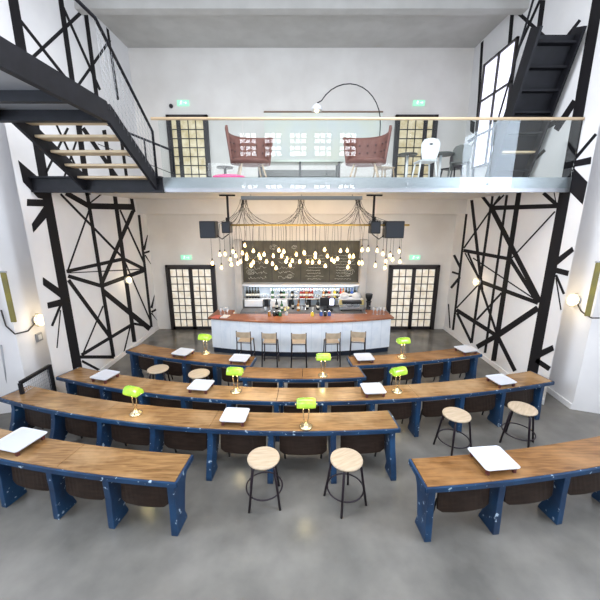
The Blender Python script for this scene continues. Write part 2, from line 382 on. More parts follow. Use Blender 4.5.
m.build('landing_frame', M_steel, st)
# rail with mesh infill on the near right side of the flight
m = MB(); a = sp(.02); c = sp(1.3); hx = x1+.06
m.tube([(hx, a[0], a[1]-.1), (hx, a[0]-.0, a[1]+.82), (hx, c[0], c[1]+1.0), (hx, c[0]-1.7, c[1]+1.0)], .024, 8)
m.build('handrail', M_steel, st)
m = MB(); n = 15
for k in range(n):
    t = k/(n-1)*1.3; y, z = sp(t); m.tube([(hx, y, z), (hx, y, z+.82+.14*t)], .002, 4)
for k in range(1, 9):
    m.tube([(hx, a[0], a[1]+.09*k), (hx, c[0], c[1]+.11*k)], .002, 4)
m.build('mesh_infill', M_grey, st)
# rail guarding the mezzanine behind the stair
rg = thing('steel_guard_rail', 'black steel guard rail on the mezzanine behind the stair foot', 'railing', (-2.5, 6.9, 4.61))
m = MB(); m.tube([(0, 0, 0), (0, 0, .34+.2), (-1.5, .1, 1.12)], .022); m.build('handrail', M_steel, rg)
for k in (1,): MB().tube([(-.55*k, .04, 0), (-.55*k, .04, .34+.2+.2*k)], .018).build('post', M_steel, rg)
MB().bar((0, 0, .1), (-1.5, .1, .68), .012, .012).build('lower_rail', M_steel, rg)

# stair at upper right, seen through the glass
s2 = thing('dark_staircase', 'dark steel stair behind the glass at the right end of the mezzanine', 'staircase', (4.28, 7.75, 4.62))
for xx in (0, .78):
    MB().bar((xx, .1, -.02+.1), (xx, -.85, 2.6), .05, .30).build('stringer', M_steel, s2)
for k in range(7):
    t = (k+.6)/7.2
    MB().box(.02, .76, .1-.95*t-.11, .1-.95*t+.11, 2.5*t+.05, 2.5*t+.09).build('tread', M_tread if k in (1,) else M_steel, s2)
MB().bar((.39, .16, .02), (.39, -.80, 2.5), .74, .03).build('underside_plate', M_steel, s2)
MB().tube([(-.02, .1, 0), (-.02, .1, 1.0), (-.02, -.80, 3.5)], .02).build('handrail', M_steel, s2)
fr = thing('black_display_board', 'black framed board with a tiny green light, at the right of the mezzanine', 'board', (4.78, 8.35, 4.61))
m = MB(); m.box(-.28, .28, -.03, .03, .92, 1.50); m.build('board', M_dblack, fr, bevel=.01)
m = MB(); m.box(-.2, -.15, -.03, .03, 0, .92); m.box(.15, .2, -.03, .03, 0, .92); m.box(-.2, .2, -.15, .15, 0, .03); m.build('stand', M_steel, fr)
MB().cbox((-.08, -.034, 1.3), (.05, .006, .05)).build('indicator', M_exit, fr)

# ------------------------------------------------------------------ desks
def desk(name, label, x0, x1, fn, sup, wood, joints=(), z=.785, fo=-.03):
    dfn = lambda x: (fn(x+.01)-fn(x-.01))/.02
    xc = (x0+x1)/2
    base = Vector((xc, fn(xc)+.23, 0))
    root = thing(name, label, 'desk', base, 0)
    def P(x, off, zz):
        s = dfn(x); n = Vector((-s, 1)).normalized()
        return Vector((x+n.x*off, fn(x)+n.y*off, zz)) - base
    N = 24
    def strip(o0, o1, z0, z1, a=x0, c=x1):
        m = MB(); vs = []
        for i in range(N+1):
            x = a+(c-a)*i/N
            vs += [P(x, o0, z0), P(x, o1, z0), P(x, o1, z1), P(x, o0, z1)]
        fs = [(3,2,1,0), (N*4, N*4+1, N*4+2, N*4+3)]
        for i in range(N):
            for k in range(4): fs.append((i*4+k, i*4+(k+1) % 4, (i+1)*4+(k+1) % 4, (i+1)*4+k))
        m.add(vs, fs); return m
    cuts = [x0] + [j for j in joints if x0 < j < x1] + [x1]
    for a, c in zip(cuts[:-1], cuts[1:]):
        strip(.012, .475, z-.035, z, a+.002, c-.002).build('tabletop', wood, root, bevel=.006)
    r = strip(-.018, .012, z-.070, z-.012, x0-.02, x1+.02)
    for k, (a, c) in enumerate(((x0-.03, x0-.001), (x1+.001, x1+.03))):
        q = strip(0, .48, z-.075, z-.008, a, c); r.add(q.v, q.f)
    q = strip(.05, .07, z-.11, z-.03, x0+.02, x1-.02); r.add(q.v, q.f)
    q = strip(.43, .46, z-.16, z-.036, x0+.02, x1-.02); r.add(q.v, q.f)
    r.build('edge_rail', M_blue, root)
    prof = [(-.005,.755),(.40,.755),(.38,.66),(.30,.55),(.25,.36),(.24+fo,.15),(.28+fo,.04),(.28+fo,0),(fo,0),(fo,.05),(fo*.7,.25),(fo*.3,.45),(-.01,.62)]
    for x in sup:
        s = dfn(x); n = Vector((-s, 1)).normalized(); tx = Vector((n.y, -n.x))
        th = .085
        pts = [Vector((x+n.x*o-tx.x*th/2, fn(x)+n.y*o-tx.y*th/2, zz-.004 if zz > .7 else zz)) - base for o, zz in prof]
        m = MB(); m.prism([p for p in pts], (tx.x*th, tx.y*th, 0))
        m.build('support', M_blue, root, bevel=.006)
    ss = sorted(sup)
    for a, c in zip(ss[:-1], ss[1:]):
        a2 = a+.125; c2 = c-.085
        if c2-a2 < .2: continue
        m = MB(); n_ = 10; vs = []
        for i in range(n_+1):
            x = a2+(c2-a2)*i/n_
            bow = .03*math.sin(PI*i/n_)
            rc = .05*(1 if i in (0, n_) else 0)
            vs += [P(x, .06-bow, .34+rc), P(x, .09-bow, .325+rc), P(x, .115, .64), P(x, .085, .645)]
        fs = [(3,2,1,0), (n_*4, n_*4+1, n_*4+2, n_*4+3)]
        for i in range(n_):
            for k in range(4): fs.append((i*4+k, i*4+(k+1) % 4, (i+1)*4+(k+1) % 4, (i+1)*4+k))
        m.add(vs, fs); seat = m.build('folding_seat', M_brown, root, bevel=.012)
        m = MB(); m.bar(P(a2+.01, .10, .648), P(c2-.01, .10, .648), .034, .010); m.build('seat_edge', M_edge, seat)
        for x in (a2+.07, c2-.07):
            MB().tube([P(x, .10, .5), P(x, .20, .40), P(x, .26, .10)], .014, 6).build('hinge_arm', M_steel, root)
    return root, P, base

fA1 = lambda x: 6.42+.052*x*x
fA2 = lambda x: 5.88+.050*x*x
fA3 = lambda x: 6.44+.037*x*x
fB = lambda x: 5.05+(.039 if x < 0 else .030)*x*x
fC = lambda x: 4.235+.0335*x*x
fD1 = lambda x: 3.20+.030*x*x
fD2 = lambda x: 3.13+.027*x*x
desk('lecture_desk', 'curved wooden desk with blue frame in the farthest row, left of the bar stools', -4.17, -1.08, fA1, [-4.05,-3.35,-2.62,-1.88,-1.16], M_top)
desk('lecture_desk', 'short wooden desk with blue frame in the middle, one green lamp on it', -1.2, 1.3, fA2, [-1.1,-.38,.45,1.2], M_top, joints=(0.05,))
desk('lecture_desk', 'curved wooden desk with blue frame in the farthest row, at the right', 1.14, 4.24, fA3, [1.24,1.96,2.68,3.4,4.12], M_top)
desk('lecture_desk', 'longest curved desk, spanning the hall in the third row with two green lamps', -4.86, 4.92, fB, [-4.62,-3.77,-2.93,-2.09,-1.25,-.41,.43,1.27,2.11,2.95,3.8,4.68], M_top2, joints=(-3.0,-.41,2.11))
desk('lecture_desk', 'long curved desk with blue frame from the left wall to the two front stools', -5.3, 1.49, fC, [-5.0,-4.1,-3.2,-2.28,-1.36,-.44,.5,1.40], M_top2, joints=(-3.2,-1.38,), fo=-.17)
desk('lecture_desk', 'nearest desk at bottom left with a large white tray on it', -4.9, -1.50, fD1, [-4.75,-4.05,-3.2,-2.4,-1.56], M_top2, joints=(-3.1,))
desk('lecture_desk', 'nearest desk at bottom right with a large white tray on it', 1.50, 5.0, fD2, [1.56,2.45,3.35,4.25,4.9], M_top, joints=(2.3,))
# curved end cheeks of the two nearest desks
# ------------------------------------------------------------------ trays
def tray_at(px, py, slope, w_, d_, label, zt=.88):
    p = un(px, py, z=zt)
    t = thing('serving_tray', label, 'tray', (p.x, p.y, .785), math.atan(slope), 'white trays on the desks')
    h = zt-.785
    m = MB(); pr = []; r = .04
    for cx, cy, a0 in ((w_/2-r, d_/2-r, 0), (-w_/2+r, d_/2-r, 90), (-w_/2+r, -d_/2+r, 180), (w_/2-r, -d_/2+r, 270)):
        for k in range(5):
            a = math.radians(a0+k*22.5); pr.append((cx+r*math.cos(a), cy+r*math.sin(a)))
    n = len(pr); lev = [(.93, h-.022), (1.0, h), (.985, h+.003), (.90, h-.010)]
    vs = [(x*s, y*s, z) for s, z in lev for x, y in pr]
    fs = [tuple(range(n-1, -1, -1)), tuple(3*n+k for k in range(n))]
    for i in range(3):
        for k in range(n): fs.append((i*n+k, i*n+(k+1) % n, (i+1)*n+(k+1) % n, (i+1)*n+k))
    m.add(vs, fs); m.build('tray_top', M_white, t)
    for sx in (-1, 1):
        f = MB(); f.box(sx*w_*.38-.012, sx*w_*.38+.012, -d_*.40, d_*.40, h-.034, h-.021)
        for sy in (-1, 1): f.box(sx*w_*.38-.018, sx*w_*.38+.018, sy*d_*.38-.018, sy*d_*.38+.018, .001, h-.021)
        f.build('foot_rail', M_redd, t)
T = [(183,351.5,-.30,'white raised tray on the farthest left desk, beside a green lamp'),
 (240,357.5,-.15,'white raised tray at the right end of the farthest left desk'),
 (364,356.5,.10,'white raised tray at the left end of the farthest right desk'),
 (466,348.5,.27,'white raised tray at the right end of the farthest right desk'),
 (105,374.5,-.30,'white raised tray near the left end of the longest desk'),
 (201,384.5,-.14,'white raised tray on the longest desk, left of a green lamp and behind a stool'),
 (373,388,.08,'white raised tray on the longest desk, just left of its right lamp'),
 (501,379,.22,'white raised tray near the right end of the longest desk'),
 (235,414.5,-.07,'white raised tray at the middle of the long desk in front, behind a birch stool')]
for a, c, sl, lb in T: tray_at(a, c, sl, .40, .38, lb)
tray_at(19, 439, -.25, .50, .45, 'large white tray on the nearest desk at bottom left')
tray_at(493, 457.5, .10, .46, .42, 'large white tray on the nearest desk at bottom right')

# ------------------------------------------------------------------ green banker's lamps
def make_lamp():
    r = thing('bankers_lamp', '', 'lamp', group='green desk lamps')
    m = MB(); m.lathe([(.085,0),(.088,.014),(.066,.024),(.05,.035),(.03,.045),(.022,.06),(.010,.062)]); m.build('lamp_base', M_brass, r)
    for s in (-1, 1):
        MB().tube([(s*.016, 0, .05), (s*.03, -.0, .12), (s*.040, 0, .22), (s*.03, 0, .30)], .008).build('stem', M_brass, r)
    m = MB(); m.tube([(-.13, 0, .30), (.13, 0, .30)], .007); m.ball((-.135, 0, .30), .012, 6); m.ball((.135, 0, .30), .012, 6); m.build('crossbar', M_brass, r)
    # curved half-pipe shade
    m = MB(); vs = []; fs = []; n = 12; L = 14
    for i in range(L+1):
        x = -.12+.24*i/L; e = math.sqrt(max(0, 1-(abs(x)/.135)**4)); 
        for k in range(n+1):
            a = math.radians(-8+196*k/n)
            vs.append((x, .075*math.cos(a)*(.75+.25*e), .295+.085*math.sin(a)*(.6+.4*e)))
    for i in range(L):
        for k in range(n): fs.append((i*(n+1)+k, i*(n+1)+k+1, (i+1)*(n+1)+k+1, (i+1)*(n+1)+k))
    fs.append(tuple(range(n+1))); fs.append(tuple(L*(n+1)+k for k in range(n, -1, -1)))
    m.add(vs, fs, [True]*(len(fs)-2)+[False]*2)
    o = m.build('lamp_shade', M_shade, r); sl = o.modifiers.new('thickness', 'SOLIDIFY'); sl.thickness = .004
    m = MB(); m.ball((0, 0, .285), .022, 8, (2.2,1,1)); m.build('bulb', M_bulbg, r)
    return r
def lamp_light(loc, p=1.4):
    l = bpy.data.lights.new('lamp_glow', 'POINT'); l.energy = p; l.color = (1, .78, .42); l.shadow_soft_size = .03
    o = bpy.data.objects.new('lamp_glow', l); C.objects.link(o); o.location = loc
lamp0 = make_lamp()
LP = [(206,353,-.25,'green glass desk lamp on the farthest left desk'),
 (323,375,.02,'green glass desk lamp on the short middle desk'),
 (402,357,.15,'green glass desk lamp on the farthest right desk'),
 (236,391,-.10,'green glass desk lamp on the longest desk, right of a white tray'),
 (397,391,.35,'tilted green glass desk lamp near the right of the longest desk'),
 (136,413,-.35,'green glass desk lamp on the left half of the long front desk'),
 (306,426,.02,'green glass desk lamp above the two front stools, nearest and largest')]
for i, (a, c, rz, lb) in enumerate(LP):
    o = lamp0 if i == 0 else copy_tree(lamp0)
    p = un(a, c, z=.80); o.location = (p.x, p.y, .785); o.rotation_euler = (0, 0, rz); o.scale = (1.15, 1.15, 1.28); o['label'] = lb
    lamp_light((p.x, p.y, .785+.32))

# ------------------------------------------------------------------ round stools
def make_stool():
    r = thing('round_stool', '', 'stool', group='round birch stools')
    m = MB(); m.lathe([(.205,.655),(.218,.660),(.222,.672),(.218,.684),(.205,.688)], n=36); m.build('seat', M_ply, r)
    m = MB(); m.lathe([(.13,.645),(.13,.655)], n=24); m.build('seat_plate', M_stl, r)
    for k in range(4):
        a = PI/4+k*PI/2; c, s = math.cos(a), math.sin(a)
        MB().tube([(c*.15, s*.15, .65), (c*.20, s*.20, .60), (c*.295, s*.295, .0)], .017, 10).build('leg', M_stl, r)
    m = MB(); q = [(.25*math.cos(2*PI*k/32), .25*math.sin(2*PI*k/32), .22) for k in range(32)]; m.tube(q, .011, 8, closed=True); m.build('foot_ring', M_stl, r)
    return r
st0 = make_stool()
for i, (a, c, rz, lb) in enumerate([(263.5,457,.1,'birch topped round stool in front, the left of the pair at bottom centre'),
   (346.5,458.5,.5,'birch topped round stool in front, the right of the pair at bottom centre'),
   (456.7,414,.3,'birch topped round stool at the right of the hall, the left of that pair'),
   (522.7,407.7,.8,'birch topped round stool nearest the right wall'),
   (158,368.5,.2,'birch topped round stool behind the longest desk, farther left'),
   (199,373,.6,'birch topped round stool behind the longest desk, behind a white tray')]):
    o = st0 if i == 0 else copy_tree(st0)
    p = un(a, c, z=.686); o.location = (p.x, p.y, 0); o.rotation_euler = (0, 0, rz); o['label'] = lb

# ------------------------------------------------------------------ the bar
def barfront(x, off=0): return 8.64 + .43*(abs(x)/2.7)**2 + off
bar = thing('bar_counter', 'long white panelled bar counter with curved copper-red wooden top', 'bar counter', (0, 9.1, 0))
def barpoly(o, xl, xr, z, back=9.88, inner=9.45, ix=2.05):
    p = [(xl+(xr-xl)*i/20, barfront(xl+(xr-xl)*i/20, o)-9.1, z) for i in range(21)]
    p += [(xr-.08, back-9.1, z), (ix, back-9.1, z), (ix, inner-9.1, z), (-ix, inner-9.1, z), (-ix, back-9.1, z), (xl+.08, back-9.1, z)]
    return p
MB().prism(barpoly(0, -2.68, 2.74, 1.035), (0,0,.05)).build('countertop', M_bart, bar, bevel=.01)
MB().prism(barpoly(.07, -2.60, 2.66, .15, back=9.82, inner=9.40), (0,0,.885)).build('front_panel', M_front, bar)
MB().prism(barpoly(.09, -2.57, 2.63, 0, back=9.80, inner=9.38), (0,0,.15)).build('plinth', M_kick, bar)
m = MB()
for k in range(1, 18):
    x = -2.6+5.26*k/18; m.box(x-.004, x+.004, barfront(x,.064)-9.1, barfront(x,.08)-9.1, .14, 1.03)
m.build('board_joint', mat('joint_shadow', (.62,.68,.76), .8), bar)
# back fitting
bk = thing('back_bar_unit', 'white back bar unit with worktop, cupboards and bottle shelf', 'shelving', (0, 10.85, 0))
MB().box(-1.95, 2.05, -.62, .30, .86, .90).build('worktop', mat('dark_worktop', (.16,.16,.165), .6), bk)
MB().box(-1.93, 2.03, -.58, .30, .0, .86).build('cupboard', M_cab, bk)
MB().box(-1.97, 2.07, .04, .33, 1.64, 1.70).build('upper_shelf', M_cab, bk)
MB().box(-1.97, 2.07, .04, .33, 1.17, 1.20).build('bottle_shelf', M_pill, bk)
MB().box(-1.97, 2.07, .31, .335, .90, 1.64).build('back_panel', M_tile, bk)
for x0_, x1_ in ((-1.9,-1.28),(-1.02,-.42)):
    m = MB(); m.box(x0_, x1_, -.05, .30, .94, 1.16); m.build('wall_cupboard', M_cab, bk, bevel=.01)
for x in (-1.17, -.32, .32): MB().box(x-.06, x+.06, .1, .3, .9, 1.165).build('gap_shade', M_dblack, bk)  # black blocks put in for the shade of the gaps by the cupboards
for x, n_ in ((-2.07, 1), (2.12, 2)):
    q = MB(); q.box(x-.11, x+.11, 10.75, DB, 0, 3.2); struct('trim_%d' % (n_+2), q, M_pill)
# lit strip under the upper shelf
ls = thing('shelf_light', 'slim light strip under the upper back bar shelf', 'light', (.05, 10.93, 1.625))
MB().box(-1.8, 1.8, -.012, .012, 0, .014).build('strip', mat('lit_strip', (.9,.95,1), .5, emit=1.2, ecol=(.85,.92,1)), ls)
area('shelf_strip_light', (.05, 10.90, 1.60), (math.radians(-25), 0, 0), 3.6, .04, 8, (.84, .91, 1))
# chalkboard
cb = thing('chalkboard', 'long dark chalkboard menu above the bottle shelf, covered in chalk scribbles', 'chalkboard', (0, 11.15, 1.73))
MB().box(-1.95, 2.0, -.02, .03, 0, 1.42).build('slate', M_board, cb)
m = MB()
for k in range(5):
    x = -1.95+3.95*k/4; m.box(x-.012, x+.012, -.03, -.02, 0, 1.42)
m.box(-1.95, 2.0, -.03, -.02, 1.0, 1.015); m.build('panel_joint', M_frame, cb)
rnd = random.Random(3)
m = MB()
def scrib(cx, cz, w_, h_, n_):
    q = []
    for i in range(n_):
        q.append((cx+w_*(i/(n_-1)-.5)+rnd.uniform(-.02,.02), -.026, cz+rnd.uniform(-h_, h_)/2))
    for a, c in zip(q[:-1], q[1:]): m.bar(a, c, .004, .015, up=(0,1,0))
for k in range(4):
    cx = -1.95+3.95*(k+.5)/4
    for r_ in range(9 if k in (2,3) else 5):
        zz = .92-.10*r_ if k in (2,3) else .85-.17*r_
        hh = .035 if k in (2,3) else .12
        scrib(cx+rnd.uniform(-.06,.06), zz, rnd.uniform(.45,.75), hh, 22 if k in (2,3) else 16)
for cx, cz, r_ in ((-1.7,.35,.16),(1.68,.35,.2),(-.35,.2,.12),(1.75,.75,.1),(-.9,1.2,.14),(-.2,1.2,.1)):
    q = [(cx+r_*math.cos(a)*(1-.05*a), -.026, cz+r_*.7*math.sin(a)*(1-.05*a)) for a in [k*.45 for k in range(34)]]
    for a, c in zip(q[:-1], q[1:]): m.bar(a, c, .004, .015, up=(0,1,0))
m.build('chalk_drawing', M_chalk, cb)

# bottles and glasses
def bottle_mesh(kind):
    m = MB()
    if kind == 'wine': m.lathe([(.034,0),(.038,.01),(.038,.18),(.030,.215),(.014,.24),(.013,.30),(.015,.302),(.015,.315)], n=12)
    elif kind == 'spirit': m.lathe([(.038,0),(.042,.01),(.042,.16),(.034,.19),(.015,.205),(.015,.26),(.018,.262),(.018,.285)], n=12)
    elif kind == 'glass': m.lathe([(.026,0),(.028,.002),(.036,.11),(.034,.11),(.026,.006)], n=12)
    elif kind == 'stem': m.lathe([(.030,0),(.030,.004),(.005,.008),(.005,.08),(.03,.11),(.036,.15),(.03,.19),(.028,.19)], n=12)
    return m
gl_cols = {'dark': mat('dark_bottle_glass', (.008,.012,.01), .15), 'red': mat('red_bottle', (.35,.03,.02), .2), 'amber': mat('amber_bottle', (.42,.17,.03), .2),
 'green': mat('green_bottle', (.03,.12,.05), .2), 'yellow': mat('yellow_bottle', (.75,.58,.05), .3), 'clear': mat('clear_glassware', (.72,.76,.80), .1, alpha=.55), 'blue': mat('blue_bottle', (.05,.12,.4), .2)}
M_lab = mat('bottle_label', (.75,.72,.65), .7)
proto = {}
def bottle(kind, colr, x, y, z, name, label, group, cat='bottle'):
    key = (kind, colr)
    if key not in proto:
        o = bottle_mesh(kind).build(name, gl_cols[colr]); proto[key] = o
        if kind in ('wine', 'spirit'):
            r_ = .0385 if kind == 'wine' else .0425
            MB().lathe([(r_,.06),(r_,.13)], n=12).build('bottle_label', M_lab, o)
    else: o = copy_tree(proto[key])
    o.location = (x, y, z); o.scale = (1.2, 1.2, 1.22); tag(o, label, cat, group); return o
ORD = ['first','second','third','fourth','fifth','sixth','seventh','eighth','ninth','tenth','eleventh','twelfth','thirteenth','fourteenth','fifteenth','sixteenth','seventeenth','eighteenth','nineteenth','twentieth']
GB = 'bottles on the back bar shelf'
lay = [('wine','dark')]*5 + [('glass','clear')]*4 + [('spirit','green')] + [('glass','clear')]*2 + [('spirit','dark'),('spirit','green'),('spirit','clear')] + [('glass','clear')] + [('spirit','dark')] + [('glass','clear')]*2 + [('spirit','red')]*2 + [('spirit','amber')] + [('spirit','red')]*2 + [('glass','clear')]*3 + [('spirit','amber'),('spirit','dark'),('spirit','red'),('spirit','clear'),('wine','yellow'),('spirit','dark'),('spirit','red'),('spirit','amber'),('wine','dark'),('spirit','dark'),('spirit','blue'),('wine','dark')]
names = {'dark':'dark glass bottle standing on the back bar shelf','red':'red bottle standing on the back bar shelf','amber':'amber bottle standing on the back bar shelf','green':'green bottle standing on the back bar shelf','yellow':'yellow bottle standing on the back bar shelf, the only one','clear':'clear bottle standing on the back bar shelf','blue':'blue bottle standing near the right end of the back bar shelf'}
seen = {}
for i, (k, c_) in enumerate(lay):
    x = -1.83+3.72*i/(len(lay)-1)
    kk = k+c_; seen[kk] = seen.get(kk, 0)+1; od = ORD[seen[kk]-1]
    if k == 'glass': bottle('glass', c_, x, 11.0, 1.2, 'drinking_glass', 'clear drinking glass on the back bar shelf, %s from its left end' % od, 'glasses on the back bar shelf', 'glass')
    else: bottle(k, c_, x, 11.0, 1.2, 'bottle', ('tall ' if k == 'wine' else 'squat ')+c_+' bottle on the back bar shelf, %s of its kind from the left' % od, GB)
# stemware hung upside down under the upper shelf
g0 = None
for i in range(26):
    x = -1.0+2.3*i/25
    if g0 is None: g0 = bottle_mesh('stem').build('stemmed_glass', gl_cols['clear']); o = g0
    else: o = g0.copy(); C.objects.link(o)
    o.location = (x, 10.95, 1.64); o.rotation_euler = (PI, 0, 0)
    tag(o, 'stemmed glass hanging upside down under the upper back bar shelf', 'glass', 'stemmed glasses hanging above the bottles')

# espresso machine
em = thing('espresso_machine', 'white espresso machine with two round domes on the back worktop', 'coffee machine', (1.72, 10.55, .90))
MB().box(-.42, .38, -.22, .2, .06, .16).build('drip_base', M_chrome, em, bevel=.01)
MB().box(-.42, .38, -.05, .22, .16, .40).build('machine_body', M_cera, em, bevel=.03)
MB().box(-.34, .30, -.26, -.04, .26, .36).build('group_housing', M_dblack, em, bevel=.02)
for x in (-.24, .16):
    m = MB(); m.ball((x, .05, .46), .13, 12, (1.15, .9, 1)); m.build('dome', M_cera, em)
for x in (-.2, .0, .2):
    m = MB(); m.lathe([(.035,0),(.035,.06)], (x, -.18, .20)); m.tube([(x, -.18, .22), (x, -.34, .20)], .012); m.build('portafilter', M_chrome, em)
for x in (-.36, .34): MB().box(x-.06, x+.06, -.06, -.045, .18, .36).build('side_panel', mat('yellow_panel_%d' % (x > 0), (.62,.52,.22), .4), em)
m = MB()
for x in (-.35, .3):
    for y in (-.15, .15): m.lathe([(.02,0),(.02,.06)], (x, y, 0))
m.build('machine_foot', M_dblack, em)
gr = thing('coffee_grinder', 'black coffee grinder right of the espresso machine', 'coffee grinder', (2.27, 10.45, .90)); 
MB().lathe([(.09,0),(.09,.03),(.07,.05),(.07,.28),(.09,.30),(.09,.33)]).build('grinder_body', M_dblack, gr)
MB().lathe([(.05,.33),(.11,.45),(.12,.56),(.115,.57)]).build('hopper', M_dblack, gr)
MB().box(-.02, .02, -.16, -.06, .18, .22).build('chute', M_chrome, gr)
MB().box(2.06, 2.9, 10.2, 10.9, .86, .90).build('side_worktop', M_grey); o = bpy.data.objects['side_worktop']; tag(o, 'grey worktop under the grinder, right of the back bar', 'worktop')
MB().box(2.24, 2.88, 10.25, 10.9, 0, .86).build('side_cupboard', M_cab); o = bpy.data.objects['side_cupboard']; tag(o, 'white cupboard below the grinder worktop', 'cupboard')
# till
tl = thing('till', 'black till with a lit screen on the back worktop', 'till', (.92, 10.45, .90))
MB().box(-.15, .15, -.15, .15, 0, .09).build('till_base', M_dblack, tl, bevel=.01)
m = MB(); m.box(-.03, .03, -.02, .02, .09, .2); m.build('till_stand', M_dblack, tl)
MB().box(-.26, .24, -.03, .03, .17, .45).build('monitor', M_dblack, tl, bevel=.01)
MB().box(.06, .2, -.036, -.03, .2, .41).build('screen', M_screen, tl)
# glasses, bottles and boxes standing along the back worktop
cw = [('glass','clear'),('glass','clear'),('spirit','dark'),('spirit','green'),('glass','clear'),('wine','dark'),('spirit','amber'),('glass','clear'),('spirit','dark'),('glass','clear'),('wine','dark'),('spirit','dark')]
for i, (k, c_) in enumerate(cw):
    x = -1.15+2.0*i/(len(cw)-1) - (.06 if i > 6 else 0)
    if .75 < x < 1.2: x -= .2
    y = 10.42+.1*(i % 3)
    bottle(k, c_, x, y, .90, 'drinking_glass' if k == 'glass' else 'bottle', ('clear glass' if k == 'glass' else c_+' bottle')+' on the back worktop, %s object from the left' % ORD[i], 'things along the back worktop', 'glass' if k == 'glass' else 'bottle')
pn = thing('flower_jar', 'small jar of pale flowers on the bar top beside the dark jars', 'flowers', (-.40, 9.28, 1.085))
MB().lathe([(.035,0),(.045,.02),(.045,.10),(.03,.13)], n=14).build('jar', gl_cols['clear'], pn)
rf = random.Random(5)
m = MB()
for k in range(9):
    a = rf.uniform(0, 6.28); q = rf.uniform(.03, .09); m.tube([(0,0,.06), (q*math.cos(a), q*math.sin(a), rf.uniform(.17,.24))], .003, 4)
m.build('stems', gl_cols['green'], pn)
m = MB(); rf = random.Random(5)
for k in range(9):
    a = rf.uniform(0, 6.28); q = rf.uniform(.03, .09); m.ball((q*math.cos(a), q*math.sin(a), rf.uniform(.17,.24)), .024, 6)
m.build('blossoms', mat('pale_blossom', (.80,.70,.35), .7), pn)
# taps
for i, x in enumerate((-.02, .18)):
    tp = thing('beer_tap', 'chrome beer tap on the back worktop, %s of the two' % ('left' if i == 0 else 'right'), 'beer tap', (x, 10.5, .90), group='beer taps')
    MB().lathe([(.04,0),(.035,.02),(.02,.04),(.02,.30),(.025,.31)]).build('tap_column', M_chrome, tp)
    MB().tube([(0,0,.25),(0,-.1,.26),(0,-.12,.18)], .012).build('spout', M_chrome, tp)
    MB().tube([(0,-.04,.27),(0,-.05,.42)], [.010,.018]).build('tap_handle', M_dblack, tp)
# counter clutter
jar_spots = [(-.75,9.2,'dark'),(-.66,9.26,'dark'),(-.58,9.2,'green'),(-.9,9.22,'amber'),(.36,9.2,'yellow'),(.62,9.22,'blue'),(.74,9.2,'dark'),(.86,9.24,'blue')]
jn = {'dark': iter(['leftmost','middle','rightmost']), 'blue': iter(['left','right'])}
jl = {'dark':'squat dark jar on the bar top','green':'squat green jar on the bar top beside the dark jars','amber':'squat amber jar on the bar top','yellow':'squat yellow jar on the bar top left of the till','blue':'squat blue jar on the bar top before the till'}
for x, y, c_ in jar_spots:
    m = MB(); m.lathe([(.045,0),(.05,.01),(.05,.09),(.038,.11),(.038,.13)], n=14)
    o = m.build('jar', gl_cols[c_]); o.location = (x, y, 1.085); tag(o, jl[c_]+(', %s of its colour' % next(jn[c_]) if c_ in jn else ''), 'jar', 'jars on the bar top')
    MB().lathe([(.04,.13),(.04,.145)], n=14).build('lid', M_chrome, o)
for i, (x, y) in enumerate([(-2.35,9.3),(-2.25,9.36),(-2.15,9.3),(2.3,9.35),(2.4,9.4),(2.2,9.4),(2.5,9.36)]):
    o = g0.copy(); C.objects.link(o); o.location = (x, y, 1.085); o.rotation_euler = (0,0,0); o.scale = (1.2,1.2,1.2)
    tag(o, 'stemmed glass standing on the %s end of the bar top' % ('left' if x < 0 else 'right'), 'glass', 'glasses standing on the %s end of the bar' % ('left' if x < 0 else 'right'))
for i, x in enumerate((-2.42, -2.18)):
    o = MB().cbox((0,0,.012), (.2,.28,.02)).build('menu_card', mat('menu_card_%d' % i, (.65,.16,.12) if i == 0 else (.82,.78,.76), .6)); o.location = (x, 9.08+.04*i, 1.086); o.rotation_euler = (0,0,-.2)
    tag(o, ('red' if i == 0 else 'white')+' menu card lying on the left end of the bar top', 'menu')
# bar stools
def make_barstool():
    r = thing('bar_stool', '', 'bar stool', group='bar stools along the counter')
    MB().box(-.18, .18, -.16, .18, .655, .675).build('seat', M_ply, r, bevel=.01)
    m = MB(); vs = []; n_ = 8
    for i in range(n_+1):
        x = -.19+.38*i/n_; yb = -.19-.03*math.sin(PI*i/n_)
        vs += [(x, yb, .80), (x, yb+.014, .80), (x, yb-.006, .96), (x, yb-.02, .96)]
    fs = [(3,2,1,0), (n_*4, n_*4+1, n_*4+2, n_*4+3)]
    for i in range(n_):
        for k in range(4): fs.append((i*4+k, i*4+(k+1) % 4, (i+1)*4+(k+1) % 4, (i+1)*4+k))
    m.add(vs, fs); m.build('backrest', M_ply, r, bevel=.004)
    for s in (-1, 1):
        MB().tube([(s*.19, -.18, .97), (s*.19, -.165, .66), (s*.205, -.20, 0)], .016).build('leg', M_stl, r)
        MB().tube([(s*.18, .16, .655), (s*.205, .20, 0)], .016).build('leg', M_stl, r)
    e = .197
    for a, c, q in (((-e,-.19,.25),(e,-.19,.25),.010), ((-e,.19,.25),(e,.19,.25),.010), ((-e,-.19,.25),(-e,.19,.25),.010), ((e,-.19,.25),(e,.19,.25),.010), ((-.18,-.165,.64),(.18,-.165,.64),.012), ((-.18,.16,.64),(.18,.16,.64),.012)):
        MB().tube([a, c], q).build('stretcher', M_stl, r)
    return r
bs0 = make_barstool()
BS = [(-1.48,'first bar stool from the left at the white counter'),(-.80,'second bar stool from the left at the counter'),(-.03,'middle one of the five bar stools at the counter'),(.86,'second bar stool from the right at the counter'),(1.58,'rightmost bar stool at the white counter')]
for i, (x, lb) in enumerate(BS):
    o = bs0 if i == 0 else copy_tree(bs0)
    o.location = (x, barfront(x)-.42, 0); o.rotation_euler = (0, 0, (-.12,-.06,0,.06,-.18)[i]); o['label'] = lb

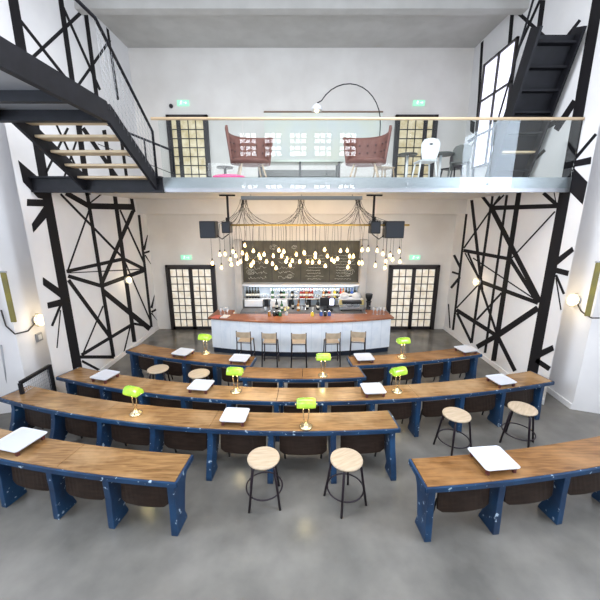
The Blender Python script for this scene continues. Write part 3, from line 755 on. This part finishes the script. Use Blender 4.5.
# ------------------------------------------------------------------ pendant bulbs
TY = 8.72
tr = thing('cable_tray', 'long grey metal cable tray under the mezzanine that feeds the bulbs', 'cable tray', (0.04, TY, 4.33))
m = MB(); m.box(-1.54, 1.54, -.08, .08, 0, .01); m.box(-1.54, 1.54, -.08, -.07, 0, .09); m.box(-1.54, 1.54, .07, .08, 0, .09); m.build('trough', M_tray, tr)
m = MB()
for x in (-1.3, 0, 1.3): m.box(x-.01, x+.01, -.01, .01, .01, .128)
m.build('hanger', M_tray, tr)
pp = thing('hanging_pipe', 'golden horizontal pipe that the bulb cables are draped over', 'pipe', (0, TY, 3.70))
MB().tube([(-2.05,0,0),(2.85,0,0)], .024, 10).build('pipe', M_gold, pp)
for x in (-1.86, 1.90):
    m = MB(); m.bar((x, 0, 0), (x, 0, .755), .05, .05, up=(0,1,0)); m.box(x-.2, x+.2, -.03, .03, .72, .757); m.build('drop_bracket', M_steel, pp)
B1 = [(105,75),(88,130),(118,145),(165,115),(40,150),(55,205),(10,210),(75,190),(150,215),(215,165),(240,140),(258,190),(305,150),(345,110),(380,120),(365,150),(300,205),(325,235),(400,170),(395,190),(440,185),(425,215),(468,140),(492,190),(525,130),(548,190),(165,195),(118,170),(205,145)]
B2 = [(25,105),(45,165),(75,165),(92,115),(92,135),(115,165),(148,90),(152,188),(165,130),(190,150),(205,160),(225,145),(243,97),(283,95),(297,130),(320,130),(295,165),(287,195),(355,170),(372,170),(372,92),(408,90),(462,95),(497,115),(540,125),(515,160),(555,150),(452,185),(595,100)]
BP = [(230+a/7.06, 235+c/7.06) for a, c in B1] + [(300+a/6, 235+c/6) for a, c in B2] + [(220,255),(212.4,263.6),(221.6,268),(230.5,260),(225,254.5),(233,252),(400,262),(385,268)]
M_pb = mat('amber_bulb_glass', (1,.8,.45), .2, emit=1.3, ecol=(1,.62,.18), alpha=.6)
M_fil = mat('lit_filament', (1,.85,.55), .3, emit=22, ecol=(1,.80,.48))
bm0 = MB(); bm0.lathe([(.012,-.005),(.016,-.03),(.036,-.075),(.040,-.095),(.028,-.125),(.001,-.137)], n=12)
fl0 = MB(); fl0.ball((0,0,-.085), .021, 6, (1,1,1.5))
sk0 = MB(); sk0.lathe([(.006,.05),(.017,.04),(.019,-.012),(.014,-.014)][::-1], n=10)
anch = [-1.5, -1.35, -.02, .02, 1.35, 1.5]
pb = ps = None
BP.sort()
nl = sum(a < 236 for a, c in BP); nr = sum(a > 370 for a, c in BP)
def bulb_label(i, a):
    if i < nl: return 'lit pendant bulb left of the chalkboard, %s from the left end' % ORD[i]
    if i >= len(BP)-nr: return 'lit pendant bulb right of the chalkboard, %s from the right end' % ORD[len(BP)-1-i]
    return 'lit pendant bulb in the dense cluster before the %s chalkboard panel' % ['first','second','third','fourth'][min(3, int((a-236)/134*4))]
for i, (a, c) in enumerate(BP):
    dd = TY + (rnd.uniform(-.30, .34) if 235 < a < 372 else rnd.uniform(-.12,.12))
    P = un(a, c, d=dd)
    r = thing('pendant_bulb', bulb_label(i, a), 'pendant light', (P.x, P.y, P.z+.09), 0, 'bulbs hanging over the bar')
    if pb is None: pb = bm0.build('bulb', M_pb, r); ps = sk0.build('socket', M_cable, r); pf = fl0.build('filament', M_fil, pb)
    else:
        k = copy_tree(pb, r); k = ps.copy(); C.objects.link(k); k.parent = r
    ax = min((-1.45, 0.04, 1.50), key=lambda t: abs(t-P.x)+rnd.uniform(0, .35))
    ax += rnd.uniform(-.09, .09)
    o_ = r.location
    px_ = P.x + (rnd.uniform(-.02,.02))
    pts = []
    A = Vector((ax, TY, 4.34)); E_ = Vector((px_, TY+rnd.choice((-.0,.0))-.0, 3.727))
    dx = E_.x-A.x
    for t in [k/9 for k in range(10)]:
        # leaves the tray steeply, sags and lies over onto the pipe
        x = A.x + dx*(t**1.6 if abs(dx) > .15 else t); z = A.z + (E_.z-A.z)*(1-(1-t)**1.5) ; y = A.y-.10*math.sin(PI*t)
        pts.append(Vector((x, y, z)))
    pts.append(Vector((P.x, (TY+P.y)/2, 3.55 if abs(P.y-TY) < .2 else 3.60)))
    pts.append(Vector((P.x, P.y, 3.35)))
    pts.append(Vector((P.x, P.y, P.z+.135)))
    MB().tube([q-o_ for q in pts], .0045, 5).build('cable', M_cable, r)
for x in (-1.4, -.5, .5, 1.4):
    l = bpy.data.lights.new('bulb_glow', 'POINT'); l.energy = 15; l.color = (1, .78, .52); l.shadow_soft_size = .25
    o = bpy.data.objects.new('bulb_glow', l); C.objects.link(o); o.location = (x, TY+.15, 3.0)

# speakers
def speaker(px0, px1, py0, py1, label, big=True):
    a = un(px0, py0, d=TY); c = un(px1, py1, d=TY)
    cx = (a.x+c.x)/2; w_ = abs(c.x-a.x); h_ = abs(a.z-c.z)
    r = thing('loudspeaker', label, 'speaker', (cx, TY, min(a.z, c.z)), group='loudspeakers over the bar')
    MB().box(-w_/2, w_/2, -.16, .18, 0, h_).build('cabinet', M_dblack, r, bevel=.02)
    MB().box(-w_/2+.03, w_/2-.03, -.175, -.16, .03, h_-.03).build('grille', mat('speaker_grille', (.03,.035,.045), .7), r)
    s = 1 if cx < 0 else -1
    if big: MB().tube([(s*w_/2, 0, .06), (s*(w_/2+.12), 0, -.03), (s*(w_/2+.3), 0, .1)], .014).build('bracket_arm', M_steel, r)
    else: MB().box(-.02, .02, -.02, .02, h_, h_+.1).build('bracket', M_steel, r)
speaker(200.5, 217.5, 221, 238, 'large black loudspeaker left of the bulbs')
speaker(222.5, 231.5, 221.5, 233, 'small black loudspeaker on the left bracket of the pipe', False)
speaker(384.5, 402, 221, 238, 'large black loudspeaker right of the bulbs')
speaker(370, 379, 221, 233.5, 'small black loudspeaker on the right bracket of the pipe', False)

# exit signs
def exit_sign(px, py, label, w_=.36, h_=.16):
    p = un(px, py, d=DB-.04)
    r = thing('exit_sign', label, 'sign', (p.x, DB-.04, p.z), group='green exit signs')
    MB().box(-w_/2, w_/2, -.02, .038, -h_/2, h_/2).build('sign_box', M_exit, r, bevel=.006)
    m = MB(); y = -.026
    m.ball((-.045, y+.003, .045), .014, 6, (1,.2,1))
    for a, c in (((-.05,y,.03),(-.06,y,-.015)),((-.06,y,-.015),(-.03,y,-.04)),((-.06,y,-.015),(-.095,y,-.045)),((-.052,y,.025),(-.02,y,.01)),((-.052,y,.025),(-.085,y,.005)),
                 ((.02,y,0),(.11,y,0)),((.11,y,0),(.08,y,.03)),((.11,y,0),(.08,y,-.03))):
        m.bar(a, c, .003, .015, up=(0,1,0))
    m.build('running_figure_and_arrow', M_exitw, r)
exit_sign(186, 257.5, 'green exit sign above the left door beside the bar')
exit_sign(415, 257.5, 'green exit sign above the right door beside the bar')
exit_sign(183, 103, 'green exit sign above the upper left door')
exit_sign(419, 103, 'green exit sign above the upper right door')
p = un(171, 106, d=DB-.05); o = MB().ball((0,0,0), .06, 8).build('security_camera', M_dblack); o.location = (p.x, DB-.05, p.z); tag(o, 'small round black camera on the wall above the upper left door', 'camera')
p = un(437.5, 220, d=DB-.05)

# ------------------------------------------------------------------ wall lamps
def sconce(px, py, X, label, s, r_=.10):
    p = un(px, py, X=X-s*.11)
    r = thing('wall_lamp', label, 'wall lamp', (X, p.y, p.z), group='caged wall lamps')
    k = -s
    M = Matrix.Rotation(k*PI/2, 4, 'Y')
    MB().lathe([(.08,0),(.085,.02),(.06,.04)], M=M.to_3x3(), n=18).build('wall_plate', M_grey, r)
    MB().ball((k*.11, 0, 0), r_, 12, (.8,.72,1.0)).build('lamp_glass', M_sconce, r)
    m = MB()
    for j in range(4):
        a = j*PI/4
        m.tube([(k*(.03+(.08+r_*.85)*math.sin(t)), r_*.8*math.cos(t)*math.cos(a), r_*1.08*math.cos(t)*math.sin(a)) for t in [PI*q/10 for q in range(11)]], .006, 5)
    m.tube([(k*.11, r_*.77*math.cos(t), r_*1.06*math.sin(t)) for t in [2*PI*q/20 for q in range(20)]], .004, 5, closed=True)
    m.build('cage', M_cage, r)
    l = bpy.data.lights.new('wall_lamp_glow', 'POINT'); l.energy = 2.5; l.color = (1, .82, .55); l.shadow_soft_size = .08
    o = bpy.data.objects.new('wall_lamp_glow', l); C.objects.link(o); o.location = (X+k*.26, p.y, p.z)
    return p
pr = sconce(573, 300, 5.68, 'caged wall lamp on the white pier at right, nearest the right edge', 1, .13)
pl = sconce(40, 320, -5.60, 'caged wall lamp near the left edge, above a small switch', -1, .13)
sconce(129, 280, XL, 'caged wall lamp on the left wall mural', -1, .10)
sconce(476, 282, XR, 'caged wall lamp on the right wall mural', 1, .10)
# cables of the two near lamps
q = [un(36,322,X=-5.56), un(28,331,X=-5.56), un(15,334,X=-5.55), un(6,326,d=5.98), un(1,310,d=5.96)]
tag(MB().tube(q, .014, 6).build('lamp_cable', M_cable), 'dark cable looping from the left wall lamp to the left edge', 'cable')
q = [un(577,303,X=5.63), un(581,311,X=5.63), un(586,315,X=5.60), un(592,318,X=5.62), un(599,318,d=5.80)]
tag(MB().tube(q, .014, 6).build('lamp_cable', M_cable), 'dark cable looping from the right wall lamp to the right edge', 'cable')
p = un(39, 337, X=-5.58)
sw = thing('wall_switch', 'small square switch box under the left wall lamp', 'switch', (-5.6, p.y, p.z))
MB().box(0, .04, -.08, .08, -.09, .09).build('switch_box', M_grey, sw, bevel=.01); MB().box(.04, .05, -.04, .04, -.05, .05).build('rocker', M_cera, sw)
# banners at the two edges
def banner(px0, px1, py0, py1, s, label):
    a = un((px0+px1)/2, py0, d=5.9); c = un((px0+px1)/2, py1, d=5.9)
    r = thing('wall_hanging', label, 'wall hanging', (a.x, 5.9, c.z))
    MB().box(-.045, .045, -.015, .015, 0, a.z-c.z).build('cloth', M_yel, r)
    MB().tube([(-.06,0,a.z-c.z),(.06,0,a.z-c.z)], .018).build('rod', M_grey, r)
banner(-1, 7, 272, 322, -1, 'narrow olive yellow hanging at the left edge')
banner(602, 596, 262, 316, 1, 'narrow olive yellow hanging at the right edge')
tag(MB().tube([un(1,345,d=5.95), un(9,396,d=5.97)], .015, 6).build('wall_conduit', M_grey), 'thin grey conduit running down the left wall', 'conduit')
tag(MB().tube([un(599,382,d=5.95), un(595,408,d=5.97)], .015, 6).build('wall_conduit', M_grey), 'thin grey conduit at the foot of the right wall', 'conduit')
# small black framed screen beside the desks at left
a = un(20,383,z=1.0); c = un(49,366,z=1.0)
gs = thing('framed_screen', 'black framed mesh screen standing at the left ends of the desks', 'screen', (a.x, a.y, 0))
dv = Vector((c.x-a.x, c.y-a.y, 0)); hz = a.z
m = MB(); m.bar((0,0,hz), (dv.x,dv.y,hz), .05, .06); m.bar((0,0,0), (0,0,hz), .05, .05, up=(0,1,0)); m.bar((dv.x,dv.y,0), (dv.x,dv.y,hz+.02), .06, .07, up=(0,1,0)); m.bar((0,0,.08), (dv.x,dv.y,.08), .04, .05)
m.build('frame', M_steel, gs)
m = MB()
for k in range(1, 16): m.tube([dv*(k/16)+Vector((0,0,.1)), dv*(k/16)+Vector((0,0,hz))], .003, 4)
for k in range(1, 14): m.tube([Vector((0,0,hz*k/14)), dv+Vector((0,0,hz*k/14))], .003, 4)
m.build('mesh', M_grey, gs)

# ------------------------------------------------------------------ mezzanine furniture
def armchair(x, y, rz, label):
    r = thing('wing_armchair', label, 'armchair', (x, y, 4.61), rz, 'tufted wing armchairs')
    # wrap-around high back: a curved shell taller at one wing
    m = MB(); n = 16; vs = []; rows = 8
    for j in range(rows+1):
        v = j/rows
        for i in range(n+1):
            t = -1+2*i/n; a = t*1.75
            R = .36+.08*v
            top = .64+(.13 if t*rz < 0 else -.05)*abs(t)**3
            z = .46 + v*(top)
            yy = R*math.cos(a)*.8+.02*v; xx = R*1.12*math.sin(a)
            vs.append((xx, yy, z))
    fs = [(j*(n+1)+i, j*(n+1)+i+1, (j+1)*(n+1)+i+1, (j+1)*(n+1)+i) for j in range(rows) for i in range(n)]
    m.add(vs, fs, True); o = m.build('backrest', M_cloth, r); s = o.modifiers.new('thickness', 'SOLIDIFY'); s.thickness = .05
    m = MB()
    for j in range(1, 4):
        for i in range(2, 15, 2):
            t = -1+2*i/n; a = t*1.75; v = j/4; R = .33+.08*v
            m.ball((R*1.12*math.sin(a), R*math.cos(a)*.8, .42+v*.66), .016, 6)
    m.build('tufting_button', M_stl, r)
    m = MB(); m.lathe([(.30,.44),(.36,.46),(.40,.52),(.36,.55),(.1,.555),(.001,.555)], n=24, M=Matrix.Diagonal((1.1,1,1))); m.build('seat', M_cloth, r)
    for sx in (-1, 1):
        for sy in (-1, 1):
            MB().tube([(sx*.22, sy*.2, .46), (sx*.34, sy*.32, 0)], [.022,.014]).build('leg', M_chw, r)
armchair(-1.13, 8.0, .30, 'brown tufted wing armchair on the mezzanine, left of the pair')
armchair(1.50, 8.0, -.30, 'brown tufted wing armchair on the mezzanine, right of the pair')
al = thing('arc_floor_lamp', 'arched floor lamp curving over the mezzanine seating', 'lamp', (1.95, 8.7, 4.61))
MB().lathe([(.15,0),(.15,.03),(.02,.04)]).build('lamp_base', M_dblack, al)
MB().tube([(-.78+.78*math.cos(a)-(0 if a < PI/2 else (a-PI/2)*.02), -.25*a/PI, 1.45+.85*math.sin(a)) if a >= 0 else (0,0,.03) for a in [-1]+[PI*k/16 for k in range(14)]]+[(-1.55,-.25,1.86)], .012, 8).build('arc_pole', M_steel, al)
MB().lathe([(.13,0),(.125,.06),(.08,.12),(.02,.15)], (-1.56,-.25,1.70)).build('lamp_shade', M_cera, al)
MB().ball((-1.56,-.25,1.71), .05, 8).build('bulb', M_bulbg, al)
a = un(264, 113, d=DB); c = un(380, 162, d=DB)
wp = thing('wall_panel', 'wide pale panel with a thin brown top edge on the mezzanine back wall', 'panel', (0, DB-.03, c.z))
MB().box(a.x, c.x, 0, .025, 0, a.z-c.z).build('panel_face', mat('pale_panel', (.70,.74,.72), .35, col2=(.74,.76,.66), scale=1.5), wp)
MB().box(a.x, c.x, -.03, .03, a.z-c.z, a.z-c.z+.04).build('top_edge', mat('brown_edge', (.22,.14,.09), .5), wp)
lt = thing('long_table', 'long low pale table between the two armchairs, its dark underside standing in for reflections', 'table', (.1, 9.2, 4.61))
MB().box(-1.25, 1.0, -.3, .3, .66, .71).build('tabletop', mat('pale_green_top', (.62,.66,.60), .4), lt)
for x in (-1.15, -.1, .9):
    for y in (-.25, .25): MB().box(x-.03, x+.03, y-.03, y+.03, 0, .66).build('leg', M_steel, lt)
MB().box(-1.1, .85, -.02, .02, .3, .5).build('reflection_band', M_dtab, lt)  # dark slab standing in for a band of reflections in the glass
def rtable(x, y, r_, h_, label, legm=M_cera):
    r = thing('round_table', label, 'table', (x, y, 4.61), group='small round tables on the mezzanine')
    MB().lathe([(r_,h_-.03),(r_+.005,h_-.02),(r_,h_)], n=24).build('tabletop', M_dtab, r)
    MB().lathe([(.03,.02),(.03,h_-.03)], n=12).build('pedestal', legm, r)
    MB().lathe([(r_*.55,0),(r_*.55,.015),(.03,.03)], n=20).build('base', legm, r)
rtable(2.42, 7.9, .21, .66, 'small dark round table left of the white chair on the mezzanine')
rtable(3.25, 8.1, .29, .70, 'larger dark round table right of the white chair on the mezzanine')
rtable(-1.66, 7.7, .18, .36, 'small round side table left of the left armchair', M_steel)
o = MB().lathe([(.2,0),(.24,.04),(.25,.12),(.24,.19),(.19,.22),(.001,.225)], n=24).build('pouf', M_pink); o.location = (-1.48, 7.2, 4.61); o.scale = (1.35,1,.55); tag(o, 'magenta pouf beside the left armchair', 'pouf')
def wchair(x, y, rz, label, m_=M_cera):
    r = thing('cafe_chair', label, 'chair', (x, y, 4.61), rz)
    m = MB(); m.box(-.2, .2, -.19, .19, .43, .46); m.build('seat', m_, r, bevel=.02)
    m = MB()
    pts = [(-.15,.46),(-.19,.62),(-.20,.76),(-.15,.84),(-.05,.87),(.05,.87),(.15,.84),(.20,.76),(.19,.62),(.15,.46)]
    inner = [(-.04,.74),(-.03,.77),(.03,.77),(.04,.74)]
    m.prism([(px, -.20-.1*(pz-.46), pz) for px, pz in pts], (0,.02,0)); m.build('backrest', m_, r)
    m = MB(); m.ball((0,-.236,.755), .028, 8, (1.5,.15,.6)); m.build('hand_hole', M_dblack, r)
    for sx in (-1, 1):
        for sy in (-1, 1): MB().tube([(sx*.16, sy*.15, .43), (sx*.21, sy*.2, 0)], [.02,.014]).build('leg', m_, r)
wchair(2.72, 7.6, .05, 'white cafe chair with a hand hole in its back, on the mezzanine')
wchair(3.55, 7.75, 2.6, 'dark cafe chair right of the larger mezzanine table', M_dtab)
wchair(2.05, 8.5, -1.2, 'pale wooden cafe chair left of the small mezzanine table', M_chw)
wchair(3.75, 8.6, 2.2, 'dark cafe chair farthest back, before the right upper door', M_stl)
